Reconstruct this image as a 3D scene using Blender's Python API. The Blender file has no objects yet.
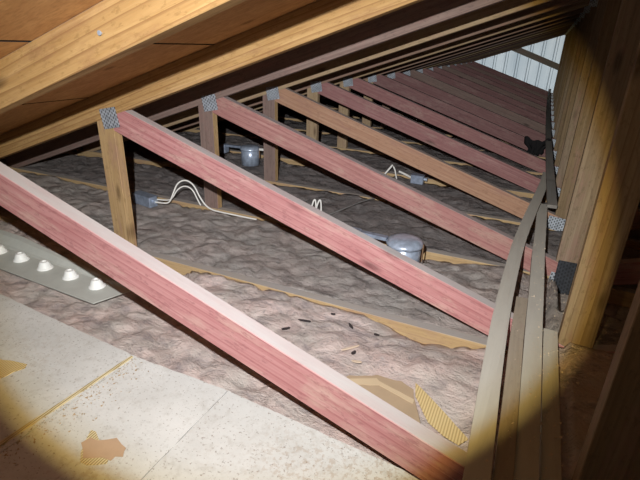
import bpy, bmesh, math, random
from mathutils import Vector, Matrix, noise
random.seed(7)
SC = bpy.context.scene
COL = SC.collection

# ------------------------------------------------------------------ camera
RT = Vector((0.90613, 0.42188, 0.03078)); DN = Vector((0.19172, -0.34474, -0.91891)); FW = Vector((-0.37705, 0.83856, -0.39326))
cam = bpy.data.cameras.new('camera'); cam_o = bpy.data.objects.new('camera', cam); COL.objects.link(cam_o)
cam.sensor_width = 36; cam.lens = 461.136 / 640 * 36; cam.clip_start = 0.02; cam.clip_end = 100
cam_o.matrix_world = Matrix(((RT.x, -DN.x, -FW.x, 0), (RT.y, -DN.y, -FW.y, 0), (RT.z, -DN.z, -FW.z, 0), (0, 0, 0, 1)))
SC.camera = cam_o
SC.view_settings.view_transform = 'Standard'; SC.view_settings.look = 'None'
SC.view_settings.gamma = 1; SC.view_settings.use_curve_mapping = False
SC.view_settings.exposure = 0.0

# ------------------------------------------------------------------ light
W = bpy.data.worlds.new('world'); SC.world = W; W.use_nodes = True
W.node_tree.nodes['Background'].inputs[0].default_value = (1.0, 0.85, 0.75, 1)
W.node_tree.nodes['Background'].inputs[1].default_value = 0.05

# the torch held just above and left of the lens, with its sharp edged round beam and yellow rim
TORCH = Vector((-0.1065, 0.0068, 0.1167)); AXIS = Vector((-0.3890, 0.8250, -0.4099)).normalized()
sp = bpy.data.lights.new('torch', 'SPOT'); spo = bpy.data.objects.new('torch', sp); COL.objects.link(spo)
spo.location = TORCH; spo.rotation_euler = AXIS.to_track_quat('-Z', 'Y').to_euler()
sp.energy = 95; sp.shadow_soft_size = 0.006; sp.spot_size = math.radians(150); sp.spot_blend = 0.3
sp.use_nodes = True
nt = sp.node_tree; nt.nodes.clear()
tc = nt.nodes.new('ShaderNodeTexCoord'); sx = nt.nodes.new('ShaderNodeSeparateXYZ'); nt.links.new(tc.outputs['Normal'], sx.inputs[0])
ab = nt.nodes.new('ShaderNodeMath'); ab.operation = 'ABSOLUTE'; nt.links.new(sx.outputs[2], ab.inputs[0])
ac = nt.nodes.new('ShaderNodeMath'); ac.operation = 'ARCCOSINE'; nt.links.new(ab.outputs[0], ac.inputs[0])
dv = nt.nodes.new('ShaderNodeMath'); dv.operation = 'DIVIDE'; dv.inputs[1].default_value = math.radians(90); nt.links.new(ac.outputs[0], dv.inputs[0])
rp = nt.nodes.new('ShaderNodeValToRGB'); nt.links.new(dv.outputs[0], rp.inputs[0])
PROFILE = [(0, (.99, 1, 1.03)), (14, (.99, 1, 1.03)), (25, (.86, .86, .86)), (31, (.75, .75, .73)), (34.0, (.60, .57, .47)), (35.6, (.34, .24, .075)), (37.2, (.013, .010, .006)), (60, (.007, .0056, .0045))]
cr = rp.color_ramp; cr.interpolation = 'LINEAR'
while len(cr.elements) < len(PROFILE): cr.elements.new(0.5)
for e, (a, c) in zip(cr.elements, PROFILE): e.position = a / 90; e.color = (*c, 1)
em = nt.nodes.new('ShaderNodeEmission'); nt.links.new(rp.outputs[0], em.inputs[0])
lf = nt.nodes.new('ShaderNodeLightFalloff'); lf.inputs[0].default_value = 1.0; lf.inputs[1].default_value = 0.0
nt.links.new(lf.outputs['Linear'], em.inputs[1])
ou = nt.nodes.new('ShaderNodeOutputLight'); nt.links.new(em.outputs[0], ou.inputs[0])

# daylight outside the far gable
su = bpy.data.lights.new('daylight', 'SUN'); suo = bpy.data.objects.new('daylight', su); COL.objects.link(suo)
su.energy = 3.2; su.angle = math.radians(20); su.color = (.86, .95, 1.0)
suo.location = (0, 20, 5); suo.rotation_euler = Vector((0.1, -1, -0.25)).to_track_quat('-Z', 'Y').to_euler()

# ------------------------------------------------------------------ material helpers
class NT:
    def __init__(s, name):
        s.m = bpy.data.materials.new(name); s.m.use_nodes = True; s.t = s.m.node_tree
        s.b = s.t.nodes['Principled BSDF']; s.b.inputs['Roughness'].default_value = .8
        s.b.inputs['Specular IOR Level'].default_value = .25
    def n(s, typ, **kw):
        x = s.t.nodes.new('ShaderNode' + typ)
        for k, v in kw.items(): setattr(x, k, v)
        return x
    def put(s, sock, v):
        if hasattr(v, 'links') or isinstance(v, bpy.types.NodeSocket): s.t.links.new(v, sock)
        else:
            if isinstance(v, tuple) and len(v) == 3 and sock.type == 'RGBA': v = (*v, 1)
            sock.default_value = v
    def coords(s, scale=(1, 1, 1), rand=True):
        t = s.n('TexCoord'); v = t.outputs['Object']
        if rand:
            oi = s.n('ObjectInfo'); k = s.n('VectorMath', operation='SCALE'); c = s.n('CombineXYZ')
            for i in range(3): s.put(c.inputs[i], oi.outputs['Random'])
            s.put(k.inputs[0], c.outputs[0]); k.inputs['Scale'].default_value = 37.0
            a = s.n('VectorMath', operation='ADD'); s.put(a.inputs[0], v); s.put(a.inputs[1], k.outputs[0]); v = a.outputs[0]
        mp = s.n('Mapping'); s.put(mp.inputs[0], v); mp.inputs['Scale'].default_value = scale
        return mp.outputs[0]
    def noise(s, vec, scale, detail=4, rough=.5, dist=0.0):
        x = s.n('TexNoise'); s.put(x.inputs['Vector'], vec); x.inputs['Scale'].default_value = scale
        x.inputs['Detail'].default_value = detail; x.inputs['Roughness'].default_value = rough; x.inputs['Distortion'].default_value = dist
        return x.outputs['Fac']
    def ramp(s, f, stops):
        r = s.n('ValToRGB'); s.put(r.inputs[0], f); c = r.color_ramp
        while len(c.elements) < len(stops): c.elements.new(.5)
        for e, (p, col) in zip(c.elements, stops):
            e.position = p; e.color = (*col, 1) if isinstance(col, tuple) else (col, col, col, 1)
        return r.outputs[0]
    def mix(s, f, a, b, mode='MIX'):
        x = s.n('Mix', data_type='RGBA', blend_type=mode); s.put(x.inputs['Factor'], f)
        s.put(x.inputs[6], a); s.put(x.inputs[7], b); return x.outputs[2]
    def math(s, op, a, b=0.0):
        x = s.n('Math', operation=op); s.put(x.inputs[0], a); s.put(x.inputs[1], b); return x.outputs[0]
    def bump(s, h, strength=.3, dist=.01):
        x = s.n('Bump'); s.put(x.inputs['Height'], h); x.inputs['Strength'].default_value = strength; x.inputs['Distance'].default_value = dist
        s.put(s.b.inputs['Normal'], x.outputs[0])
    def up(s, lo=.7, hi=.95):
        g = s.n('NewGeometry'); q = s.n('SeparateXYZ'); s.put(q.inputs[0], g.outputs['True Normal'])
        return s.ramp(q.outputs[2], [(lo, 0.0), (hi, 1.0)])
    def base(s, c): s.put(s.b.inputs['Base Color'], c)

def wood(name, light, dark, streak, dust=0.0, dustcol=(.62, .56, .52), var=.35, rough=.75, tint=.35, blotch=(.30, .16, .14)):
    """timber with the grain running along each piece's own x axis; settled dust lies on its upper face"""
    s = NT(name)
    v = s.coords((1.2, 16, 16))
    warp = s.noise(s.coords((1.0, 5, 5)), 1.4, 2)
    g1 = s.noise(v, 2.2, 5, .6, 1.6)
    g2 = s.noise(s.coords((3, 110, 110)), 1.6, 3, .65)
    rings = s.n('TexWave', wave_type='BANDS', bands_direction='Z', wave_profile='SAW'); s.put(rings.inputs['Vector'], s.coords((.55, 9, 9)))
    rings.inputs['Scale'].default_value = 1.6; rings.inputs['Distortion'].default_value = 7; rings.inputs['Detail'].default_value = 2; rings.inputs['Detail Scale'].default_value = .8
    c = s.mix(s.ramp(g1, [(.3, 0.0), (.72, 1.0)]), light, dark)
    c = s.mix(s.math('MULTIPLY', s.ramp(rings.outputs['Fac'], [(.0, 0.0), (.75, .25), (.97, 1.0), (1.0, 0.0)]), tint), c, streak)
    c = s.mix(s.math('MULTIPLY', s.ramp(g2, [(.45, 0.0), (.75, 1.0)]), var), c, streak)
    # knots
    vo = s.n('TexVoronoi', feature='F1'); s.put(vo.inputs['Vector'], s.coords((2.6, 0.0, 8.5))); vo.inputs['Scale'].default_value = 1.0
    c = s.mix(s.math('MULTIPLY', s.ramp(vo.outputs['Distance'], [(.05, 1.0), (.13, 0.0)]), .7), c, tuple(x * .35 for x in streak))
    # dirt blotches
    bl = s.noise(s.coords((2.5, 9, 9)), 2.6, 5, .7)
    c = s.mix(s.math('MULTIPLY', s.ramp(bl, [(.52, 0.0), (.68, 1.0)]), .45), c, blotch)
    sp_ = s.noise(s.coords((14, 40, 40)), 2.4, 4, .7)
    c = s.mix(s.math('MULTIPLY', s.ramp(sp_, [(.56, 0.0), (.63, 1.0)]), .55), c, tuple(x * .7 for x in dark))
    hl = s.noise(s.coords((.9, 40, 40)), 1.3, 3, .6)
    c = s.mix(s.math('MULTIPLY', s.ramp(hl, [(.58, 0.0), (.72, 1.0)]), .3), c, tuple(min(.85, x * 1.25 + .08) for x in light))
    if dust:
        dn = s.ramp(s.noise(s.coords((3, 12, 12)), 2.5, 4, .6), [(.25, .72), (.7, 1.0)])
        c = s.mix(s.math('MULTIPLY', s.math('MULTIPLY', s.up(.6, .85), dn), dust), c, dustcol)
    s.base(c); s.b.inputs['Roughness'].default_value = rough
    s.bump(s.math('ADD', g2, s.math('MULTIPLY', warp, .3)), .25, .002)
    return s.m

M = {}
DW = (.66, .62, .60)
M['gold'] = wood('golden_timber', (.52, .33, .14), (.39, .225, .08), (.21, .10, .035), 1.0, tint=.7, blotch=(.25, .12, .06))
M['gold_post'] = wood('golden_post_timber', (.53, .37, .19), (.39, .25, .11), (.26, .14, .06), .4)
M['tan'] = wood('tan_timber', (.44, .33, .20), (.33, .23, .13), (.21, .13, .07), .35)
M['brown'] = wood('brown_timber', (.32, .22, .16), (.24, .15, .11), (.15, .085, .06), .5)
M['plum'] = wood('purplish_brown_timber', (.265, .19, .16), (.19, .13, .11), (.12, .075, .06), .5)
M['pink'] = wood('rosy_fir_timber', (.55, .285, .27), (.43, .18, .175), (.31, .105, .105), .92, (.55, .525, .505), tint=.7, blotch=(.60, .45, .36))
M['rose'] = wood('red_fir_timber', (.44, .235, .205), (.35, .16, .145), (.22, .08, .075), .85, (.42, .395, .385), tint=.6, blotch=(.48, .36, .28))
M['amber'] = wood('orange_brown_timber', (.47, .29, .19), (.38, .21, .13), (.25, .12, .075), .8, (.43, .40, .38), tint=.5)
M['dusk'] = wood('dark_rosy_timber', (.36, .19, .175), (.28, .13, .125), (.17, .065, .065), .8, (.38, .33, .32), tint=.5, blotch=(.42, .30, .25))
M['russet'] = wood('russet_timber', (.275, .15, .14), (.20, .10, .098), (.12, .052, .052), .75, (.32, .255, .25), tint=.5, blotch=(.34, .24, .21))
M['chord'] = wood('joist_timber', (.52, .38, .20), (.42, .28, .14), (.28, .17, .08), .96, (.37, .35, .335))
M['king'] = wood('king_post_timber', (.41, .31, .19), (.30, .21, .12), (.18, .115, .06), .2, tint=.7)
M['king3'] = wood('dull_brown_post_timber', (.27, .19, .11), (.19, .13, .07), (.11, .07, .035), .2)
M['king2'] = wood('grey_brown_post_timber', (.31, .235, .16), (.22, .16, .105), (.14, .09, .055), .2)
M['bgrey'] = wood('weathered_grey_board', (.52, .475, .40), (.40, .355, .29), (.20, .155, .115), .9, (.56, .53, .47), tint=.6)
M['bdark'] = wood('dark_grey_board', (.30, .28, .25), (.22, .20, .18), (.12, .10, .08), .6, (.33, .32, .30))
M['btan'] = wood('tan_board', (.40, .31, .22), (.30, .22, .15), (.19, .12, .08), .5, (.42, .38, .32))

def plywood():
    s = NT('roof_plywood')
    g1 = s.noise(s.coords((1, 14, 14), False), 1.6, 5, .6, 1.2); g2 = s.noise(s.coords((3, 120, 120), False), 1.2, 3)
    c = s.mix(s.ramp(g1, [(.3, 0.0), (.7, 1.0)]), (.62, .34, .135), (.47, .23, .085))
    c = s.mix(s.math('MULTIPLY', s.ramp(g2, [(.45, 0.0), (.7, 1.0)]), .3), c, (.22, .09, .03))
    vo = s.n('TexVoronoi'); s.put(vo.inputs['Vector'], s.coords((1.5, 3.4, 3.4), False)); vo.inputs['Scale'].default_value = 2.2
    c = s.mix(s.ramp(vo.outputs['Distance'], [(.05, .6), (.12, 0.0)]), c, (.17, .07, .02))
    s.base(c); s.bump(g2, .2, .002); return s.m
M['ply'] = plywood()

def galv(name, col=(.42, .46, .50), teeth=True, metal=.6, rough=.42):
    s = NT(name)
    s.b.inputs['Metallic'].default_value = metal; s.b.inputs['Roughness'].default_value = rough
    s.b.inputs['Specular IOR Level'].default_value = .5
    n = s.noise(s.coords((1, 1, 1)), 45, 3)
    c = s.mix(s.ramp(n, [(.35, 0.0), (.65, 1.0)]), col, tuple(x * .68 for x in col))
    if teeth:
        br = s.n('TexBrick'); s.put(br.inputs['Vector'], s.coords((1, 1, 1), False)); br.inputs['Scale'].default_value = 1
        # rows of punched teeth, about 6 x 13 mm
        xz = s.n('SeparateXYZ'); s.put(xz.inputs[0], s.coords((1, 1, 1), False))
        def cell(o, per, w):
            f = s.math('FRACT', s.math('DIVIDE', s.math('ADD', o, 5.0), per)); return s.math('LESS_THAN', f, w)
        shift = s.math('MULTIPLY', s.math('FLOOR', s.math('DIVIDE', s.math('ADD', xz.outputs[0], 5.0), .0105)), .0085)
        slot = s.math('MULTIPLY', cell(xz.outputs[0], .0105, .5), cell(s.math('ADD', xz.outputs[2], shift), .0165, .55))
        c = s.mix(s.math('MULTIPLY', slot, .85), c, (.05, .05, .055))
        s.bump(s.math('SUBTRACT', 1.0, slot), .8, .003)
        s.t.nodes.remove(br)
    else: s.bump(n, .1, .001)
    s.base(c); return s.m
M['plate'] = galv('galvanised_tooth_plate', (.55, .60, .66), True, .35, .5)
M['plate_dark'] = galv('dark_tooth_plate', (.10, .11, .13))  # same tooth pattern in a much darker colour
M['can'] = galv('bright_galvanised_steel', (.50, .58, .70), False, .35, .3)
M['box'] = galv('zinc_box_steel', (.34, .40, .50), False, .3, .4)

def plain(name, col, rough=.6, noise_scale=60, amt=.25, bump=.15, spec=.3):
    s = NT(name); n = s.noise(s.coords((1, 1, 1)), noise_scale, 4, .6)
    s.base(s.mix(s.math('MULTIPLY', s.ramp(n, [(.35, 0.0), (.7, 1.0)]), amt), col, tuple(x * .55 for x in col)))
    s.b.inputs['Roughness'].default_value = rough; s.b.inputs['Specular IOR Level'].default_value = spec
    s.bump(n, bump, .002); return s.m
M['cable'] = plain('white_cable_jacket', (.80, .78, .72), .5, 30, .15)
M['rod'] = plain('dull_grey_rod', (.20, .19, .18), .6)
M['wire_tan'] = plain('tan_cable', (.42, .30, .2), .5)
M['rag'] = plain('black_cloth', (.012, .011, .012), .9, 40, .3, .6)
M['knob'] = plain('white_plastic', (.86, .87, .84), .45, 40, .1)
M['strip'] = plain('pale_grey_enamel', (.52, .535, .49), .5, 25, .2)
M['lip'] = plain('pale_enamel_lip', (.56, .59, .54), .5, 25, .15)
M['drywall'] = plain('ceiling_board', (.45, .42, .38), .9)
M['chip'] = plain('pale_wood_chip', (.70, .56, .42), .8)
M['leaf'] = plain('dark_leaf', (.045, .035, .035), .8)
M['clip'] = plain('brown_clip', (.30, .18, .10), .6)
M['torn'] = plain('bare_brown_paper', (.50, .34, .22), .85, 30, .2)

def cardboard(name, col, ribcol, per=.006, axis=0):
    s = NT(name)
    xz = s.n('SeparateXYZ'); s.put(xz.inputs[0], s.coords((1, 1, 1), False))
    w = s.math('SINE', s.math('MULTIPLY', xz.outputs[axis], 2 * math.pi / per))
    f = s.ramp(w, [(.25, 0.0), (.75, 1.0)])
    s.base(s.mix(f, col, ribcol)); s.bump(w, .5, .003); return s.m
M['ribbed'] = cardboard('ribbed_yellow_core', (.68, .57, .34), (.46, .36, .18))
M['ribbed_x'] = cardboard('ribbed_yellow_core_cross', (.74, .57, .28), (.50, .36, .16), .007, 0)
M['kraft'] = plain('brown_cardboard', (.42, .31, .20), .85, 18, .25)
M['kraft_light'] = plain('light_cardboard_crease', (.58, .45, .29), .85, 18, .15)
M['tape'] = plain('yellowed_tape', (.74, .62, .36), .7, 30, .3)

def sheet():
    s = NT('dusty_pale_sheet')
    a = s.noise(s.coords((1, 1, 1)), 3.2, 5, .65); f = s.noise(s.coords((1, 1, 1)), 38, 5, .7); h = s.noise(s.coords((1, 1, 1)), 160, 2, .6)
    c = s.mix(s.ramp(a, [(.35, 0.0), (.65, 1.0)]), (.67, .66, .63), (.56, .55, .52))
    c = s.mix(s.math('MULTIPLY', s.ramp(f, [(.52, 0.0), (.68, 1.0)]), .35), c, (.36, .33, .28))
    c = s.mix(s.ramp(h, [(.62, 0.0), (.70, .6)]), c, (.16, .11, .075))
    # a drift of crumbs
    b = s.noise(s.coords((1, 1, 1)), 1.6, 2, .5)
    d = s.math('MULTIPLY', s.ramp(b, [(.52, 0.0), (.66, 1.0)]), s.ramp(s.noise(s.coords((1, 1, 1)), 75, 4, .7), [(.5, 0.0), (.6, 1.0)]))
    c = s.mix(s.math('MULTIPLY', d, .6), c, (.33, .22, .13))
    s.base(c); s.b.inputs['Roughness'].default_value = .9; s.bump(f, .3, .003); return s.m
M['sheet'] = sheet()

def batt(name, a, b, dark, pale, amt=.5):
    s = NT(name)
    w = s.coords((1, 1, 1), False)
    n0 = s.noise(w, 7.0, 4, .6); n1 = s.noise(s.coords((11, 17, 14), False), 1.0, 7, .7, .5); n2 = s.noise(s.coords((34, 52, 30), False), 1.3, 6, .8, .4)
    cc = s.mix(s.ramp(n0, [(.35, 0.0), (.65, 1.0)]), a, b)
    cc = s.mix(s.math('MULTIPLY', s.ramp(n1, [(.36, 1.0), (.52, 0.0)]), .75), cc, dark)
    cc = s.mix(s.math('MULTIPLY', s.ramp(n2, [(.55, 0.0), (.78, 1.0)]), amt), cc, pale)
    cc = s.mix(s.math('MULTIPLY', s.ramp(n2, [(.30, 1.0), (.44, 0.0)]), .8), cc, tuple(x * .5 for x in dark))
    s.base(cc); s.b.inputs['Roughness'].default_value = .95; s.b.inputs['Specular IOR Level'].default_value = .15
    s.bump(s.math('ADD', n1, s.math('MULTIPLY', n2, .5)), .9, .02); return s.m
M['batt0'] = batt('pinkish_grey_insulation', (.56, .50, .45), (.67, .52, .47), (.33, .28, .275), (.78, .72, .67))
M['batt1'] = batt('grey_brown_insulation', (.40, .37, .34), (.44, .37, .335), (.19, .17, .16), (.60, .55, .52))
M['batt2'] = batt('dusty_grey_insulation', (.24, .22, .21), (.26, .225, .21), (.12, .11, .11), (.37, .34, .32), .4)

def gable_mat():
    s = NT('white_ribbed_siding')
    xz = s.n('SeparateXYZ'); s.put(xz.inputs[0], s.coords((1, 1, 1), False))
    f = s.math('FRACT', s.math('DIVIDE', s.math('ADD', xz.outputs[0], 40.0), .22))
    l = s.math('ADD', s.math('LESS_THAN', f, .07), s.math('MULTIPLY', s.math('GREATER_THAN', f, .22), s.math('LESS_THAN', f, .27)))
    n = s.noise(s.coords((1, 1, .3), False), 3, 4)
    c = s.mix(s.ramp(n, [(.3, 0.0), (.7, 1.0)]), (.80, .84, .86), (.62, .68, .72))
    c = s.mix(s.math('MULTIPLY', l, .75), c, (.12, .15, .18))
    s.base(c)
    tr = s.n('BsdfTranslucent'); s.put(tr.inputs[0], c); mx = s.n('MixShader'); mx.inputs[0].default_value = .55
    s.put(mx.inputs[1], s.b.outputs[0]); s.put(mx.inputs[2], tr.outputs[0])
    s.put(s.t.nodes['Material Output'].inputs[0], mx.outputs[0]); return s.m
M['gable'] = gable_mat()

# ------------------------------------------------------------------ mesh helpers
def link(name, me, mat, parent=None, smooth=False):
    o = bpy.data.objects.new(name, me); COL.objects.link(o)
    if mat is not None and not me.materials: me.materials.append(mat)
    if parent is not None: o.parent = parent
    if smooth:
        for p in me.polygons: p.use_smooth = True
    return o
def tag(o, label, cat, group=None, kind=None):
    o['label'] = label; o['category'] = cat
    if group: o['group'] = group
    if kind: o['kind'] = kind
    return o
def empty(name, loc):
    o = bpy.data.objects.new(name, None); COL.objects.link(o); o.location = loc; o.empty_display_size = .1
    return o
def to_mesh(name, bm, bev=0.0):
    if bev:
        bmesh.ops.bevel(bm, geom=[e for e in bm.edges], offset=bev, segments=1, affect='EDGES', clamp_overlap=True)
    bmesh.ops.recalc_face_normals(bm, faces=bm.faces)
    me = bpy.data.meshes.new(name); bm.to_mesh(me); bm.free(); return me
def prism_bm(poly, y0, y1):
    bm = bmesh.new()
    a = [bm.verts.new((x, y0, z)) for x, z in poly]; b = [bm.verts.new((x, y1, z)) for x, z in poly]
    bm.faces.new(a); bm.faces.new(b[::-1])
    for i in range(len(poly)):
        j = (i + 1) % len(poly); bm.faces.new((a[j], a[i], b[i], b[j]))
    return bm
CH = {}
def member(key, name, poly, ang, mat, parent, thick=.038, y0=0.0, bev=.0015):
    """timber cut to an outline in the truss plane, its own x axis along the grain; outline shared between trusses"""
    cx = sum(p[0] for p in poly) / len(poly); cz = sum(p[1] for p in poly) / len(poly)
    kk = (key, mat.name)
    if kk not in CH:
        c, s_ = math.cos(ang), math.sin(ang)
        loc = [((x - cx) * c + (z - cz) * s_, -(x - cx) * s_ + (z - cz) * c) for x, z in poly]
        CH[kk] = to_mesh(name, prism_bm(loc, 0, thick), bev)
    o = link(name, CH[kk], mat, parent)
    o.location = (cx, y0, cz); o.rotation_euler = (0, -ang, 0)
    return o
def box_bm(bm, x0, x1, y0, y1, z0, z1):
    vs = [bm.verts.new(p) for p in ((x0, y0, z0), (x1, y0, z0), (x1, y1, z0), (x0, y1, z0), (x0, y0, z1), (x1, y0, z1), (x1, y1, z1), (x0, y1, z1))]
    for f in ((3, 2, 1, 0), (4, 5, 6, 7), (0, 1, 5, 4), (1, 2, 6, 5), (2, 3, 7, 6), (3, 0, 4, 7)): bm.faces.new([vs[i] for i in f])
def lathe(profile, seg=40):
    bm = bmesh.new(); rings = []
    for r, z in profile:
        if r < 1e-6: rings.append([bm.verts.new((0, 0, z))])
        else: rings.append([bm.verts.new((r * math.cos(2 * math.pi * k / seg), r * math.sin(2 * math.pi * k / seg), z)) for k in range(seg)])
    for a, b in zip(rings, rings[1:]):
        for k in range(seg):
            q = (k + 1) % seg
            if len(a) == 1: bm.faces.new((a[0], b[k], b[q]))
            elif len(b) == 1: bm.faces.new((a[k], a[q], b[0]))
            else: bm.faces.new((a[k], a[q], b[q], b[k]))
    return bm
def tube(name, pts, r, mat, parent=None, res=8):
    cu = bpy.data.curves.new(name, 'CURVE'); cu.dimensions = '3D'; cu.bevel_depth = r; cu.bevel_resolution = 3; cu.resolution_u = res; cu.use_fill_caps = True
    sp_ = cu.splines.new('NURBS'); sp_.points.add(len(pts) - 1); sp_.use_endpoint_u = True; sp_.order_u = 3
    for q, p in zip(sp_.points, pts): q.co = (*p, 1)
    tmp = bpy.data.objects.new(name + '_path', cu)
    me = bpy.data.meshes.new_from_object(tmp); bpy.data.objects.remove(tmp); bpy.data.curves.remove(cu)
    me.materials.clear(); me.name = name
    o = bpy.data.objects.new(name, me); COL.objects.link(o); me.materials.append(mat)
    for p_ in me.polygons: p_.use_smooth = True
    if parent is not None: o.parent = parent
    return o

# ------------------------------------------------------------------ truss geometry (metres; x across, y away, z up; lens at the origin)
Y1 = 1.3096; S = 0.6096; NT_ = 17; YG_END = 10.93
def Y(n): return Y1 + (n - 1) * S - .019          # near face of truss n
XC = .218
CT, CB = -.8375, -.9265                            # joist top and bottom
def zr(x): return .34 * (x + 1.49) - .287          # underside of the left rafter
def zu(x): return -.2385 - .328 * (x + 1.44)      # top edge of the left diagonal web
def zl(x): return -.340 - .3245 * (x + 1.44)
RH = .094
XE = -3.20                                         # eave end
def mir(poly): return [(2 * XC - x, z) for x, z in poly][::-1]

# ------------------------------------------------------------------ structure: floor (ceiling board), roof deck, gable, eaves
def structure(name, me, mat):
    o = link(name, me, mat); o['kind'] = 'structure'; return o
bm = bmesh.new(); box_bm(bm, -3.4, 3.84, -.4, (YG_END), -.945, -.930); structure('floor', to_mesh('floor', bm), M['drywall'])

def deck(left):
    bm = bmesh.new()
    edges = [.218, -.372, -.972, -1.575, -2.18, -2.79, -3.30]
    
    g = .005
    for i in range(len(edges) - 1):
        xa, xb = edges[i], edges[i + 1]
        off = 1.22 if i % 2 else 0.0
        ys = sorted({-.4, (YG_END)} | {Y(0) + .019 + off + 2.4384 * k for k in range(-1, 5) if -.3 < Y(0) + .019 + off + 2.4384 * k < YG_END - .3})
        for y0, y1 in zip(ys, ys[1:]):
            pts = []
            for x in (xa - g, xb + g): pts.append((x, zr(x) + RH + .001)); pts.append((x, zr(x) + RH + .004))
            q = [pts[0], pts[2], pts[3], pts[1]]
            if not left: q = [(2 * XC - x, z) for x, z in q]
            a = [bm.verts.new((x, y0 + g, z)) for x, z in q]; b = [bm.verts.new((x, y1 - g, z)) for x, z in q]
            bm.faces.new(a); bm.faces.new(b[::-1])
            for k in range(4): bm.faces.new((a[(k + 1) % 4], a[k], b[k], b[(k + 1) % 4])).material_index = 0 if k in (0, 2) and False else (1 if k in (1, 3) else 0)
            # k 1 and 3 are the sheet edges, painted black as shade in the seams
    # felt above closes the gaps between the sheets
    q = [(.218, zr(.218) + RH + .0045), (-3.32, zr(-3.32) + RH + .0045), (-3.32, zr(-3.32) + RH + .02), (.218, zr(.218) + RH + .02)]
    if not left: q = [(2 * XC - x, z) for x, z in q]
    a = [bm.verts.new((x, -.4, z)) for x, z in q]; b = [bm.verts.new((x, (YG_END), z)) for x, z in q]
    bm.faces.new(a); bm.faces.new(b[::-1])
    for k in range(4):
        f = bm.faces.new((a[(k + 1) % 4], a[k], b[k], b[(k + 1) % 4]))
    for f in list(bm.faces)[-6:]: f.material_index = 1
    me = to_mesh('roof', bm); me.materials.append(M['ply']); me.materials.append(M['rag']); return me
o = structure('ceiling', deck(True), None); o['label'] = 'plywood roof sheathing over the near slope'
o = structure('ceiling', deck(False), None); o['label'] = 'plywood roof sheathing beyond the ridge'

YG = Y(16) + .40
bm = bmesh.new()                                    # far gable: ribbed panel
x = -3.3; prev = None; per = .22
while x < 3.74:
    top = (zr(x) if x < XC else zr(2 * XC - x)) + RH
    for dx, dy in ((0, 0), (.012, .012), (.03, .012), (.042, 0)):
        xx = x + dx; top = (zr(xx) if xx < XC else zr(2 * XC - xx)) + RH
        a = bm.verts.new((xx, YG + dy, -.93)); b = bm.verts.new((xx, YG + dy, max(top, -.92)))
        if prev: bm.faces.new((prev[0], a, b, prev[1]))
        prev = (a, b)
    x += per
structure('wall_back', to_mesh('wall_back', bm), M['gable'])
for nm, xa, xb in (('wall_left', -3.33, -3.305), ('wall_right', 3.741, 3.766)):
    bm = bmesh.new(); box_bm(bm, xa, xb, -.4, (YG_END), -.93, -.80); structure(nm, to_mesh(nm, bm), M['brown'])

# ------------------------------------------------------------------ roof trusses, one thing each
ORD = ['nearest the camera', 'second from the camera', 'third from the camera', 'fourth from the camera', 'fifth from the camera', 'sixth from the camera',
       'seventh from the camera', 'eighth from the camera', 'ninth from the camera', 'tenth from the camera', 'eleventh from the camera', 'twelfth from the camera',
       'thirteenth from the camera', 'fourteenth from the camera', 'third from the white gable wall',
       'second from the white gable wall', 'last before the white gable wall']
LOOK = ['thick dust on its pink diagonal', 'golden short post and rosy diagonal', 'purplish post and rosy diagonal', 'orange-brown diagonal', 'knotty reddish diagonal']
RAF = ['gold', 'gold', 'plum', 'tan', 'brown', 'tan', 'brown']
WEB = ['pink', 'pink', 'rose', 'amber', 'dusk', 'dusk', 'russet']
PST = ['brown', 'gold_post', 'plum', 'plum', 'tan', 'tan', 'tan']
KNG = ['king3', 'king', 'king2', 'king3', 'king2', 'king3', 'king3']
def plate(name, w, h, loc, ang, mat, parent):
    key = ('plate', w, h, mat.name)
    if key not in CH:
        bm = bmesh.new(); box_bm(bm, -w / 2, w / 2, -.0016, 0, -h / 2, h / 2); CH[key] = to_mesh(name, bm)
    o = link(name, CH[key], mat, parent); o.location = loc; o.rotation_euler = (0, -ang, 0); return o
AR = math.atan(.34); AD = -math.atan(.3245)
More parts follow.
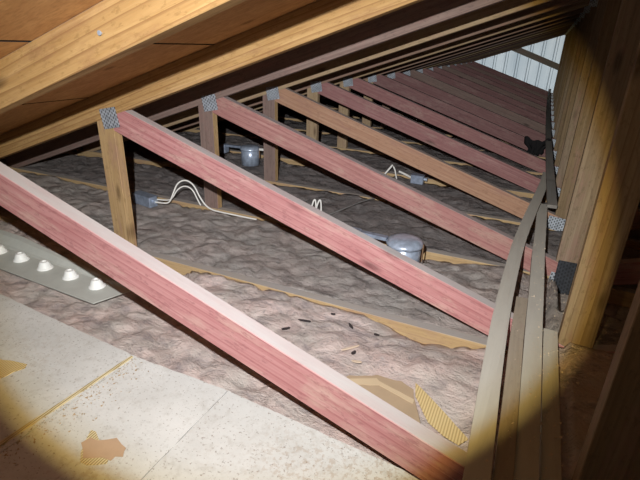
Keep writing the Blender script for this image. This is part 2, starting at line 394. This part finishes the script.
for n in range(NT_):
    root = empty('roof_truss', (XC, Y(n), CB))
    look = LOOK[n] if n < len(LOOK) else 'dark russet diagonal'
    tag(root, 'timber roof truss with %s, %s' % (look, ORD[n]), 'roof truss', 'roof trusses in a row')
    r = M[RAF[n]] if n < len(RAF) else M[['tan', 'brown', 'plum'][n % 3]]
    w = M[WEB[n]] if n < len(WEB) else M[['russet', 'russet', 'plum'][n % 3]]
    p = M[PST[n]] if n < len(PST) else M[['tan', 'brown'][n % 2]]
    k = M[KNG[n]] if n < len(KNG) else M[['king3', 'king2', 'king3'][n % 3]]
    def mm(key, name, poly, ang, mat, dy=0.0):
        poly = [(x - XC, z - CB) for x, z in poly]
        return member(key, name, poly, ang, mat, root, y0=dy)
    g = .0008
    xt = -3.10
    raf = [(XC - g, zr(XC)), (XC - g, zr(XC) + RH), (XE, zr(XE) + RH), (XE - .005, CT + g), (xt, CT + g)]
    mm('rafter', 'rafter', raf, AR, r); mm('rafter_far', 'rafter', mir(raf), -AR, r)
    ch = [(XE - .08, CB), (2 * XC - XE + .08, CB), (2 * XC - XE + .08, CT), (XE - .08, CT)]
    mm('joist', 'ceiling_joist', ch, 0, M['chord'])
    post = [(-1.545, CT + g), (-1.46, CT + g), (-1.46, zr(-1.46) - g), (-1.545, zr(-1.545) - g)]
    mm('post', 'short_post', post, math.pi / 2, p); mm('post_far', 'short_post', mir(post), math.pi / 2, p)
    if n in (2, 3):                                 # the edge of these posts is sawn yellow wood
        me_ = CH[('post', p.name)]
        if len(me_.materials) < 2:
            me_.materials.append(M['gold_post'])
            for f_ in me_.polygons:
                if abs(f_.normal.z) > .9: f_.material_index = 1
    xl = -1.44 + (CT + .340) / -.3245
    dg = [(-1.4592, zl(-1.4592)), (-1.4592, zr(-1.4592) - g), (-1.392, zr(-1.392) - g), (XC - g, zu(XC)), (XC - g, CT + g), (xl, CT + g)]
    mm('web', 'diagonal_web', dg, AD, w); mm('web_far', 'diagonal_web', mir(dg), -AD, w)
    kp = [(.1745, zu(.1745) + g), (XC, zu(XC) + g), (.2615, zu(.1745) + g), (.2615, zr(.1745) - g), (XC, zr(XC) - g), (.1745, zr(.1745) - g)]
    mm('king', 'king_post', kp, math.pi / 2, k)
    def pl(w_, h_, x, z, ang, mat='plate'):
        plate('gusset_plate', w_, h_, (x - XC, -.0003, z - CB), ang, M[mat], root)
    pl(.085, .075, -1.472, -.288, AR * .6); pl(.085, .075, 2 * XC + 1.472, -.288, -AR * .6)
    if n == 2: pl(.05, .055, .190, -.845, -.12)
    elif n != 1: pl(.085, .070, .187, -.812, -.12)
    pl(.12, .10, XC, .315, 0)
    if n == 2: plate('gusset_plate', .066, .165, (.216 - XC, -.0025, -.842 - CB), 0, M['plate_dark'], root)['label'] = 'dark tooth plate'

# a nail sticking out of the near rafter is part of that truss
# ------------------------------------------------------------------ brace nailed across the gable
bx = [(-.775, .045), (.28, -.335)]
dx, dz = bx[1][0] - bx[0][0], bx[1][1] - bx[0][1]; L_ = math.hypot(dx, dz); an = math.atan2(dz, dx)
bm = bmesh.new(); box_bm(bm, -L_ / 2, L_ / 2, -.02, .018, -.055, .055)
o = link('gable_brace', to_mesh('gable_brace', bm, .002), M['bdark']); o.location = ((bx[0][0] + bx[1][0]) / 2, YG - .045, (bx[0][1] + bx[1][1]) / 2); o.rotation_euler = (0, -an, 0)
tag(o, 'dark sloping timber brace across the bright white gable wall', 'brace')

# ------------------------------------------------------------------ insulation, one batt per bay
def hill(x, y, n):
    v = Vector((x, y, n * 3.7))
    h = noise.noise(v * 1.9) * .018 + noise.fractal(v * 8.0, .9, 2.1, 4) * .013 + noise.fractal(Vector((x * 16, y * 30, n)), 1.0, 2.1, 3) * .0035
    # crumpled folds of the dusty facing
    r_ = 1 - abs(noise.noise(Vector((x * 10 + 3, y * 13, 5.1)))) * 2.2
    h -= max(0, r_) ** 3 * .012
    return h
DIPS = [(-.39, 1.705), (-1.88, 2.87), (-1.875, 1.80), (-.655, 3.03)]
def make_batt(n):
    ya = (Y(n) + .0385) if n >= 0 else -.35
    yb = Y(n + 1) - .0005
    near = n <= 2; st = .012 if n <= 1 else (.018 if n <= 4 else .035)
    xs = []; x = -3.30
    while x < 3.72:
        xs.append(x)
        s_ = st
        if x < -2.6 and n <= 1: s_ = .03
        if x > .45: s_ = .08
        x += s_
    xs.append(3.72)
    ny = max(4, int((yb - ya) / st)); ys = [ya + (yb - ya) * j / ny for j in range(ny + 1)]
    bm = bmesh.new(); grid = []
    for y in ys:
        row = []
        for x in xs:
            e = min(y - ya, yb - y) / (yb - ya)
            z = -.846 + hill(x, y, n)
            dip = max(0, noise.noise(Vector((x * 1.5 + 2, n * 5.3, 1.7))) - .10) * .09
            if n == 0: dip = 0
            if n == 0 and -.40 < x < 0: dip = max(dip, .032 * math.sin(math.pi * (x + .40) / .40))
            if n == 0 and -1.50 < x < -1.15: dip = max(dip, .03)
            z -= min(.045, dip) * max(0, 1 - (yb - y) / .10)
            for cx_, cy_ in DIPS:
                if math.hypot(x - cx_, y - cy_) < .10: z = min(z, -.857)
            roof = (zr(x) if x < XC else zr(2 * XC - x))
            z = min(z, roof + .05)
            z = min(z, CT + .002 + (.022 if e > .10 else 0.0))
            if n == -1 or (n == 0 and False): z = min(z, CT - .003)
            if n <= 0 and y < .80 - .07 * (x + .9) and x < .02: z = min(z, CT - .003)
            if n == 0:                               # pressed down beneath the brown cardboard
                t = max(0.0, min(1.0, 1 - max(abs(x + .24) - .20, abs(y - .86) - .17, 0) / .05)); z = z * (1 - t) + min(z, CT - .020) * t
                t = max(0.0, 1 - math.hypot((x + .05) / .30, (y - 1.08) / .14)); z += .022 * min(1, t * 1.6) * (1 if e > .05 else 0)
            if n == 0 and -1.86 < x < -1.15 and .82 < y < 1.20: z = min(z, CT - .004)
            if n == 2 or n == 1:
                pass
            if x > -.10 and x < .19: z = min(z, -.826)
            if 0 <= n <= 1 and x > .10:                # loose litter heaped about the feet of the king posts
                t = max(0, min(1, (x - .13) / .05)) * max(0, 1 - max(0, x - .5) / .4) * max(0, 1 - max(0, abs(y - 1.25) - .35) / .25) ** .5
                z = z * (1 - t) + (-.757 + hill(x * 2, y * 2, n) * .6) * t
                if x < .20: z = min(z, -.778)
                if x > .185 and y > 1.52: z = -.90
            row.append(bm.verts.new((x, y, z)))
        grid.append(row)
    for j in range(len(ys) - 1):
        for i in range(len(xs) - 1): bm.faces.new((grid[j][i], grid[j][i + 1], grid[j + 1][i + 1], grid[j + 1][i]))
    # sides and underside so the batt is solid
    bot = {}
    def bv(v):
        if v not in bot: bot[v] = bm.verts.new((v.co.x, v.co.y, -.929))
        return bot[v]
    def skirt(line):
        for a, b in zip(line, line[1:]): bm.faces.new((b, a, bv(a), bv(b)))
    skirt(grid[0]); skirt(grid[-1][::-1]); skirt([r[0] for r in grid][::-1]); skirt([r[-1] for r in grid])
    me = to_mesh('insulation_batt', bm)
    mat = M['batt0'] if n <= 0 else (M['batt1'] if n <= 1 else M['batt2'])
    return link('insulation_batt', me, mat, smooth=True)
BL = {-1: 'under the dusty pale sheets at the bottom of the picture', 0: 'pinkish, between the nearest and second roof trusses', 1: 'under the near silver light can, between second and third trusses',
      2: 'crumpled, between the third and fourth roof trusses', 3: 'under the far silver light can, between fourth and fifth trusses'}
for n in range(-1, NT_ - 1):
    o = make_batt(n)
    d = BL.get(n, 'dusty, just behind the roof truss %s' % ORD[n])
    tag(o, 'grey insulation batt ' + d, 'insulation', 'insulation batts between the joists')

# ------------------------------------------------------------------ long boards lying over the webs beside the king posts
def board(name, pts, w, t, mat, label, top):
    """pts: (x of centre, y); grain along the board; z is the top"""
    x0, y0 = pts[0]; xn, yn = pts[-1]
    L = math.hypot(xn - x0, yn - y0); ang = math.atan2(yn - y0, xn - x0)
    bm = bmesh.new(); rings = []
    c, s_ = math.cos(ang), math.sin(ang)
    N = 24
    def at(t_):
        f = t_ * (len(pts) - 1); i = min(int(f), len(pts) - 2); f -= i
        f = f
        return (pts[i][0] * (1 - f) + pts[i + 1][0] * f, pts[i][1] * (1 - f) + pts[i + 1][1] * f)
    for q in range(N + 1):
        x, y = at(q / N)
        lx = (x - x0) * c + (y - y0) * s_; ly = -(x - x0) * s_ + (y - y0) * c
        wob = .0015 * noise.noise(Vector((lx * 3, w * 90, 0)))
        rings.append([bm.verts.new((lx, ly - w / 2 + wob, -t)), bm.verts.new((lx, ly + w / 2 + wob, -t)), bm.verts.new((lx, ly + w / 2 + wob, 0)), bm.verts.new((lx, ly - w / 2 + wob, 0))])
    for a, b in zip(rings, rings[1:]):
        for k_ in range(4): bm.faces.new((a[k_], a[(k_ + 1) % 4], b[(k_ + 1) % 4], b[k_]))
    bm.faces.new(rings[0][::-1]); bm.faces.new(rings[-1])
    o = link(name, to_mesh(name, bm), mat)
    o.location = (x0, y0, top); o.rotation_euler = (0, 0, ang)
    tag(o, label, 'board', 'long boards beside the king posts'); return o
def smooth(pts, it=2):
    for _ in range(it):
        q = [pts[0]]
        for a, b in zip(pts, pts[1:]): q += [(a[0] * .75 + b[0] * .25, a[1] * .75 + b[1] * .25), (a[0] * .25 + b[0] * .75, a[1] * .25 + b[1] * .75)]
        pts = q + [pts[-1]]
    return pts
o = board('long_board', smooth([(.034, .05), (.026, .66), (.012, 1.13), (.018, 1.69), (.043, 2.15), (.108, 2.90), (.118, 3.2)]), .046, .019, M['bgrey'], 'bowed grey board at the left of the bundle, bending toward the others', -.709)
o = board('long_board', smooth([(.075, .05), (.070, .70), (.063, 1.18), (.065, 1.437)]), .034, .014, M['btan'], 'short brown board in a gap between two long grey boards', -.724)
o = board('long_board', smooth([(.110, .05), (.109, .72), (.106, 1.21), (.105, 1.8), (.109, 2.56)]), .045, .018, M['bgrey'], 'straight pale grey board in the middle of the bundle', -.733)
o = board('long_board', smooth([(.1545, .05), (.1545, .76), (.1525, 1.32)]), 0.037, .014, M['bgrey'], 'dusty short board against the feet of the king posts', -.748)
o = board('long_board', smooth([(.146, 2.42), (.134, 3.2), (.12, 4.2), (.108, 5.6), (.100, 7.0), (.10, 9.2), (.11, 10.5)]), .045, .016, M['bdark'], 'dark grey board running away to the white gable wall', -.692)

# ------------------------------------------------------------------ pale sheets on the floor
def slab(name, poly, t, mat, top, parent=None, origin=None, rag=0.0, bev=0.0):
    ox, oy = origin or (sum(p[0] for p in poly) / len(poly), sum(p[1] for p in poly) / len(poly))
    bm = bmesh.new(); P = []
    for (a, b) in zip(poly, poly[1:] + poly[:1]):
        L = math.hypot(b[0] - a[0], b[1] - a[1]); N = max(1, int(L / .02)) if rag else 1
        for k_ in range(N):
            f = k_ / N; x, y = a[0] * (1 - f) + b[0] * f, a[1] * (1 - f) + b[1] * f
            P.append((x + rag * random.uniform(-1, 1) - ox, y + rag * random.uniform(-1, 1) - oy))
    a = [bm.verts.new((x, y, 0)) for x, y in P]; b = [bm.verts.new((x, y, -t)) for x, y in P]
    bm.faces.new(a); bm.faces.new(b[::-1])
    for i in range(len(P)):
        j = (i + 1) % len(P); bm.faces.new((a[i], b[i], b[j], a[j]))
    o = link(name, to_mesh(name, bm, bev), mat, parent); o.location = (ox, oy, top)
    return o
ST = CT + .0095
SG = 'pale sheets laid over the joists'
A = slab('dusty_sheet', [(-2.60, .872), (-.896, .757), (-.925, -.30), (-2.60, -.30)], .0088, M['sheet'], ST, rag=.0012)
tag(A, 'dusty pale sheet at the far left, below the row of white knobs', 'sheet', SG)
B = slab('dusty_sheet', [(-.893, .756), (-.5875, .760), (-.5985, -.30), (-.921, -.30)], .0088, M['sheet'], ST + .0004, rag=.0012)
tag(B, 'dusty pale sheet with a torn brown patch, middle of the three sheets', 'sheet', SG)
C_ = slab('dusty_sheet', [(-.586, .760), (-.02, .722), (-.02, -.30), (-.597, -.30)], .0088, M['sheet'], ST - .0003, rag=.0012)
tag(C_, 'dusty pale sheet running under the pink diagonal at the bottom edge', 'sheet', SG)
def child_slab(name, poly, t, mat, dz, par, rag=.003):
    px, py, pz = par.location
    o = slab(name, [(x - px, y - py) for x, y in poly], t, mat, dz, par, rag=rag); return o
child_slab('raised_seam', [(-.899, .750), (-.908, .752), (-.934, .36), (-.922, .36)], .003, M['ribbed'], .0035, A, .0008)['label'] = 'yellow ribbed sheet edge'
q = child_slab('torn_patch', [(-0.772, 0.476), (-0.768, 0.494), (-0.747, 0.495), (-0.73, 0.509), (-0.717, 0.522), (-0.692, 0.513), (-0.674, 0.51), (-0.674, 0.498), (-0.662, 0.489), (-0.679, 0.481), (-0.678, 0.47), (-0.701, 0.467), (-0.718, 0.456), (-0.735, 0.45)], .001, M['torn'], .0022, B, .0022); q['label'] = 'bare brown torn patch'
q = child_slab('ribbed_core', [(-0.759, 0.47), (-0.787, 0.51), (-0.773, 0.514), (-0.742, 0.498), (-0.695, 0.488), (-0.68, 0.463), (-0.698, 0.451), (-0.714, 0.438), (-0.732, 0.44), (-0.755, 0.457)], .001, M['ribbed'], .0011, B, .003); q['label'] = 'yellow ribbed core shown by the tear'
q = child_slab('torn_patch', [(-1.223, 0.578), (-1.18, 0.586), (-1.126, 0.599), (-1.12, 0.584), (-1.127, 0.561), (-1.134, 0.544), (-1.137, 0.521)], .001, M['ribbed_x'], .0012, A, .004); q['label'] = 'yellowed torn patch'

# torn cardboard beyond the near joist
K = slab('torn_cardboard', [(-.37, .93), (-.335, .975), (-.265, 1.015), (-.17, 1.022), (-.135, .93), (-.10, .86), (-.09, .80), (-.28, .80)], .002, M['kraft'], CT - .008, rag=.003)
tag(K, 'torn brown cardboard lying in a hollow of the insulation', 'cardboard')
q = child_slab('ribbed_edge', [(-.163, 1.027), (-.135, 1.005), (-.09, .968), (-.002, .890), (-.02, .862), (-.06, .875), (-.100, .90), (-.150, .975)], .002, M['ribbed_x'], .0045, K, .001); q['label'] = 'yellow ribbed torn edge'
q = child_slab('crease', [(-.345, .955), (-.265, 1.00), (-.255, .992), (-.15, .965), (-.15, .948), (-.25, .975), (-.33, .94)], .001, M['kraft_light'], .0015, K, .001); q['label'] = 'lighter crease'

# ------------------------------------------------------------------ enamel strip with white knobs
F = empty('knobbed_strip', (-1.57, .985, -.822))
tag(F, 'long pale grey metal strip with a row of white knobs, left edge', 'metal strip')
bm = bmesh.new()
prof = [(-.075, -.004), (-.075, 0), (.045, 0), (.060, .006), (.085, .030), (.105, .036), (.105, .032), (.087, .026), (.062, .002), (.047, -.004)]
a = []; 
def strip_pt(u, v, h):
    # u along, v across (tapering towards the right end)
    tap = 1.0 if v < .045 else 1.0
    return (u, v - .035 * u, h)
rings = []
for u in (-.95, -.6, -.3, 0, .2, .37):
    k_ = 1.0 if u < -.3 else max(.15, 1 - (u + .3) / .67 * .85)
    rings.append([bm.verts.new(strip_pt(u + (v * .35 if u > .3 else 0), v if v < .046 else .045 + (v - .045) * k_, h * (k_ if h > 0 else 1))) for v, h in prof])
for r0, r1 in zip(rings, rings[1:]):
    for i in range(len(prof)):
        j = (i + 1) % len(prof); bm.faces.new((r0[i], r0[j], r1[j], r1[i]))
bm.faces.new(rings[0]); bm.faces.new(rings[-1][::-1])
link('strip_plate', to_mesh('strip_plate', bm), M['strip'], F)
kb = to_mesh('knob', lathe([(0, 0), (.029, 0), (.028, .003), (.024, .007), (.0175, .024), (.0145, .028), (.009, .0285), (.007, .025), (0, .024)], 28))
for wx in (-1.02, -.86, -.70, -.555, -.41, -.265, -.125, .02, .165, .305):
    o = link('knob', kb, M['knob'], F, smooth=False); wx -= .042; o.location = (wx, -.035 * wx + .010, .0002)

# ------------------------------------------------------------------ recessed light cans
def can(x, y, z, label, arm_dir, second=False):
    r0 = empty('light_can', (x, y, z)); tag(r0, label, 'recessed light', 'recessed light cans')
    link('can_body', to_mesh('can_body', lathe([(0, 0), (.067, 0), (.067, .108), (.064, .110), (0, .110)])), M['can'], r0, True)
    lid = link('can_lid', to_mesh('can_lid', lathe([(0, .1105), (.075, .1105), (.075, .120), (.072, .125), (.064, .135), (.042, .141), (0, .143)])), M['can'], r0, True)
    for p_ in (0,):
        pass
    bm = bmesh.new(); box_bm(bm, .0755, .0785, -.007, .007, .055, .128); c_ = link('clip', to_mesh('clip', bm, .001), M['clip'], r0); c_['label'] = 'brown spring clip'
    bm = bmesh.new(); box_bm(bm, -.20, -.0755, -.014, .014, .112, .128); link('arm', to_mesh('arm', bm, .002), M['box'], r0)
    bm = bmesh.new(); box_bm(bm, -.255, -.201, -.028, .028, .065, .128); link('wiring_box', to_mesh('wiring_box', bm, .002), M['box'], r0)
    if second:
        bm = bmesh.new(); box_bm(bm, .080, .15, -.012, .012, .114, .130); link('arm', to_mesh('arm', bm, .002), M['cable'], r0)
    r0.rotation_euler = (0, 0, arm_dir); return r0
can(-.390, 1.705, -.852, 'silver recessed light can beside the second diagonal, nearer of two', -.05)
can(-1.88, 2.87, -.852, 'small silver recessed light can seen behind the third short post', .05, True)

# ------------------------------------------------------------------ junction boxes and cables
def jbox(x, y, z, rz, label, L=.13):
    r0 = empty('junction_box', (x, y, z)); tag(r0, label, 'junction box', 'metal junction boxes')
    bm = bmesh.new(); box_bm(bm, -L / 2, L / 2, -.026, .026, -.012, .045); link('box_body', to_mesh('box_body', bm, .003), M['box'], r0)
    bm = bmesh.new(); box_bm(bm, -L / 2 - .003, L / 2 + .003, -.029, .029, .0455, .048); link('cover', to_mesh('cover', bm, .001), M['box'], r0)
    bm = lathe([(0, 0), (.009, 0), (.009, .016), (.012, .016), (.012, .022), (0, .022)], 16)
    for v in bm.verts: v.co = Vector((L / 2 + v.co.z, v.co.x, .022 + v.co.y))
    link('cable_clamp', to_mesh('cable_clamp', bm), M['can'], r0)
    r0.rotation_euler = (0, 0, rz); return r0
jbox(-1.875, 1.80, -.840, -.16, 'blue-grey metal junction box with white cable, behind the golden short post', .15)
jbox(-.655, 3.03, -.843, 0, 'bluish metal box beneath the orange-brown diagonal', .085)
def cable(pts, r, mat, label, name='electrical_cable'):
    o = tube(name, pts, r, mat); tag(o, label, 'cable'); return o
cable([(-1.786, 1.782, -.818), (-1.742, 1.790, -.820), (-1.70, 1.80, -.815), (-1.685, 1.82, -.76), (-1.67, 1.84, -.708), (-1.63, 1.86, -.688), (-1.58, 1.865, -.71), (-1.54, 1.86, -.78), (-1.49, 1.86, -.83), (-1.40, 1.862, -.835), (-1.2, 1.87, -.838)], .0042, M['cable'], 'white cable arching out of the blue-grey junction box')
cable([(-1.786, 1.800, -.808), (-1.742, 1.818, -.812), (-1.70, 1.82, -.80), (-1.675, 1.84, -.745), (-1.64, 1.86, -.722), (-1.60, 1.875, -.74), (-1.575, 1.88, -.80), (-1.56, 1.883, -.828)], .0036, M['cable'], 'thinner white cable looping inside the larger white arch')
cable([(-1.02, 2.13, -.853), (-1.015, 2.14, -.80), (-1.005, 2.15, -.772), (-.998, 2.15, -.80), (-.992, 2.14, -.835), (-.985, 2.14, -.80), (-.975, 2.15, -.768), (-.965, 2.15, -.80), (-.962, 2.14, -.85)], .0045, M['cable'], 'short upright white cable loops between two rosy diagonals')
cable([(-.93, 2.02, -.835), (-.86, 2.16, -.818), (-.80, 2.38, -.812), (-.77, 2.46, -.822)], .004, M['rod'], 'thin grey wire lying slantwise on the insulation', 'loose_wire')
cable([(-.905, 3.02, -.85), (-.885, 3.04, -.82), (-.862, 3.05, -.785), (-.845, 3.06, -.76)], .0065, M['cable'], 'white cable end standing up beneath the orange-brown diagonal')
cable([(-.84, 3.06, -.77), (-.825, 3.06, -.79), (-.815, 3.05, -.82), (-.80, 3.03, -.845)], .005, M['cable'], 'short white cable bent down beside the standing white cable end')
cable([(-.80, 3.08, -.805), (-.76, 3.07, -.812), (-.70, 3.04, -.826)], .0075, M['cable'], 'white cable entering the bluish metal box')

# ------------------------------------------------------------------ black rag on the webs
bm = bmesh.new(); rows = []
NU, NV = 14, 14
for j in range(NV):
    r_ = []
    for i in range(NU):
        u, v = i / (NU - 1) - .5, j / (NV - 1)
        wd = .20 * (1 - .55 * v) + .02 * math.sin(v * 9)
        x = u * wd; y = -.012 + .018 * math.sin(u * 22 + v * 4) * (.4 + v)
        z = -.115 * v + .010 * math.cos(u * 16) + (.03 * abs(u) * 2 if v < .2 else 0)
        r_.append(bm.verts.new((x, y, z)))
    rows.append(r_)
for j in range(NV - 1):
    for i in range(NU - 1): bm.faces.new((rows[j][i], rows[j][i + 1], rows[j + 1][i + 1], rows[j + 1][i]))
me = to_mesh('black_rag', bm); o = link('black_rag', me, M['rag'], smooth=True)
md = o.modifiers.new('thickness', 'SOLIDIFY'); md.thickness = .006
o.location = (.035, Y(6) + .019 - .035, -.705); tag(o, 'crumpled black rag hanging at the far end of the webs', 'rag')

# ------------------------------------------------------------------ scraps on the insulation and sheets
def surf(x, y):
    n = int(math.floor((y - Y(0)) / S)); return -.846 + hill(x, y, n)
def scrap(x, y, L, w, rz, mat, label, group, name, z=None):
    bm = bmesh.new()
    N = 8; P = []
    for k_ in range(N):
        a = 2 * math.pi * k_ / N; rr = random.uniform(.75, 1.1)
        P.append((math.cos(a) * L / 2 * rr, math.sin(a) * w / 2 * rr))
    a = [bm.verts.new((p[0], p[1], .002 + .1 * abs(p[0]) ** 1.2)) for p in P]; b = [bm.verts.new((p[0], p[1], 0)) for p in P]
    bm.faces.new(a); bm.faces.new(b[::-1])
    for i in range(N): bm.faces.new((a[i], b[i], b[(i + 1) % N], a[(i + 1) % N]))
    o = link(name, to_mesh(name, bm), mat); o.location = (x, y, z if z is not None else min(surf(x, y), CT + .010) + .006); o.rotation_euler = (random.uniform(-.15, .15), random.uniform(-.15, .15), rz)
    tag(o, label, 'scrap', group)
SL = 'small dark leaf scrap lying on the pinkish grey insulation'
for x, y, L, rz in ((-.565, 1.16, .045, .3), (-.60, 1.09, .035, 1.0), (-.42, 1.20, .04, -.8), (-.50, 1.24, .018, .2), (-.33, 1.19, .02, .4), (-.72, 1.00, .018, .9), (-.36, 1.07, .022, 1.2)):
    scrap(x, y, L, .012, rz, M['leaf'], SL, 'dark leaf scraps on the insulation', 'leaf_scrap')
for x, y, L, w, rz, lab in ((-.375, 1.085, .065, .009, .9, 'long pale wood splinter lying on the pinkish insulation'), (-.335, 1.03, .03, .014, .1, 'stubby pale wood chip beside the brown cardboard')):
    scrap(x, y, L, w, rz, M['chip'], lab, None, 'wood_splinter')

# nail head in the nearest rafter
nl = [o for o in bpy.data.objects if o.name == 'roof_truss'][0]
me = to_mesh('nail', lathe([(0, 0), (.0018, 0), (.0018, .006), (.0045, .006), (.0045, .008), (0, .008)], 14))
o = link('nail', me, M['can'], nl); o.location = (-.766 - XC, .002, .004 - CB); o.rotation_euler = (math.pi / 2, 0, 0)

# loose crumbs
def crumbs(name, N, area, zf, mat, label):
    bm = bmesh.new()
    for _ in range(N):
        x, y = area(); z = zf(x, y)
        if z is None: continue
        r_ = random.uniform(.0012, .0042) * (1.6 if random.random() < .08 else 1)
        vs = [bm.verts.new((x + r_ * random.uniform(-1, 1), y + r_ * random.uniform(-1, 1), z + r_ * .8 * k_)) for k_ in (0, .2, .4, 1)]
        for f in ((0, 1, 2), (0, 3, 1), (1, 3, 2), (2, 3, 0)): bm.faces.new([vs[i] for i in f])
    o = link(name, to_mesh(name, bm), mat); tag(o, label, 'debris', None, 'stuff'); return o
bpy.context.view_layer.update()
dg_ = bpy.context.evaluated_depsgraph_get()
def drop(x, y):
    hit = SC.ray_cast(dg_, Vector((x, y, -.60)), Vector((0, 0, -1)))
    if not hit[0] or hit[1].z < -.90 or hit[4].name.split('.')[0] not in ('insulation_batt', 'long_board', 'dusty_sheet', 'ceiling_joist'): return None
    return hit[1].z + .0003
crumbs('crumbs', 900, lambda: (random.gauss(.20, .07), random.uniform(.70, 2.0)), drop, M['chip'], 'pale crumbs littering the boards and dirt by the king post feet')
crumbs('crumbs', 420, lambda: (lambda t: (-.905 - .03 * t + abs(random.gauss(0, .05)), .745 - .40 * t))(random.random()), drop, M['kraft'], 'brown crumbs drifted along the yellow sheet seam')
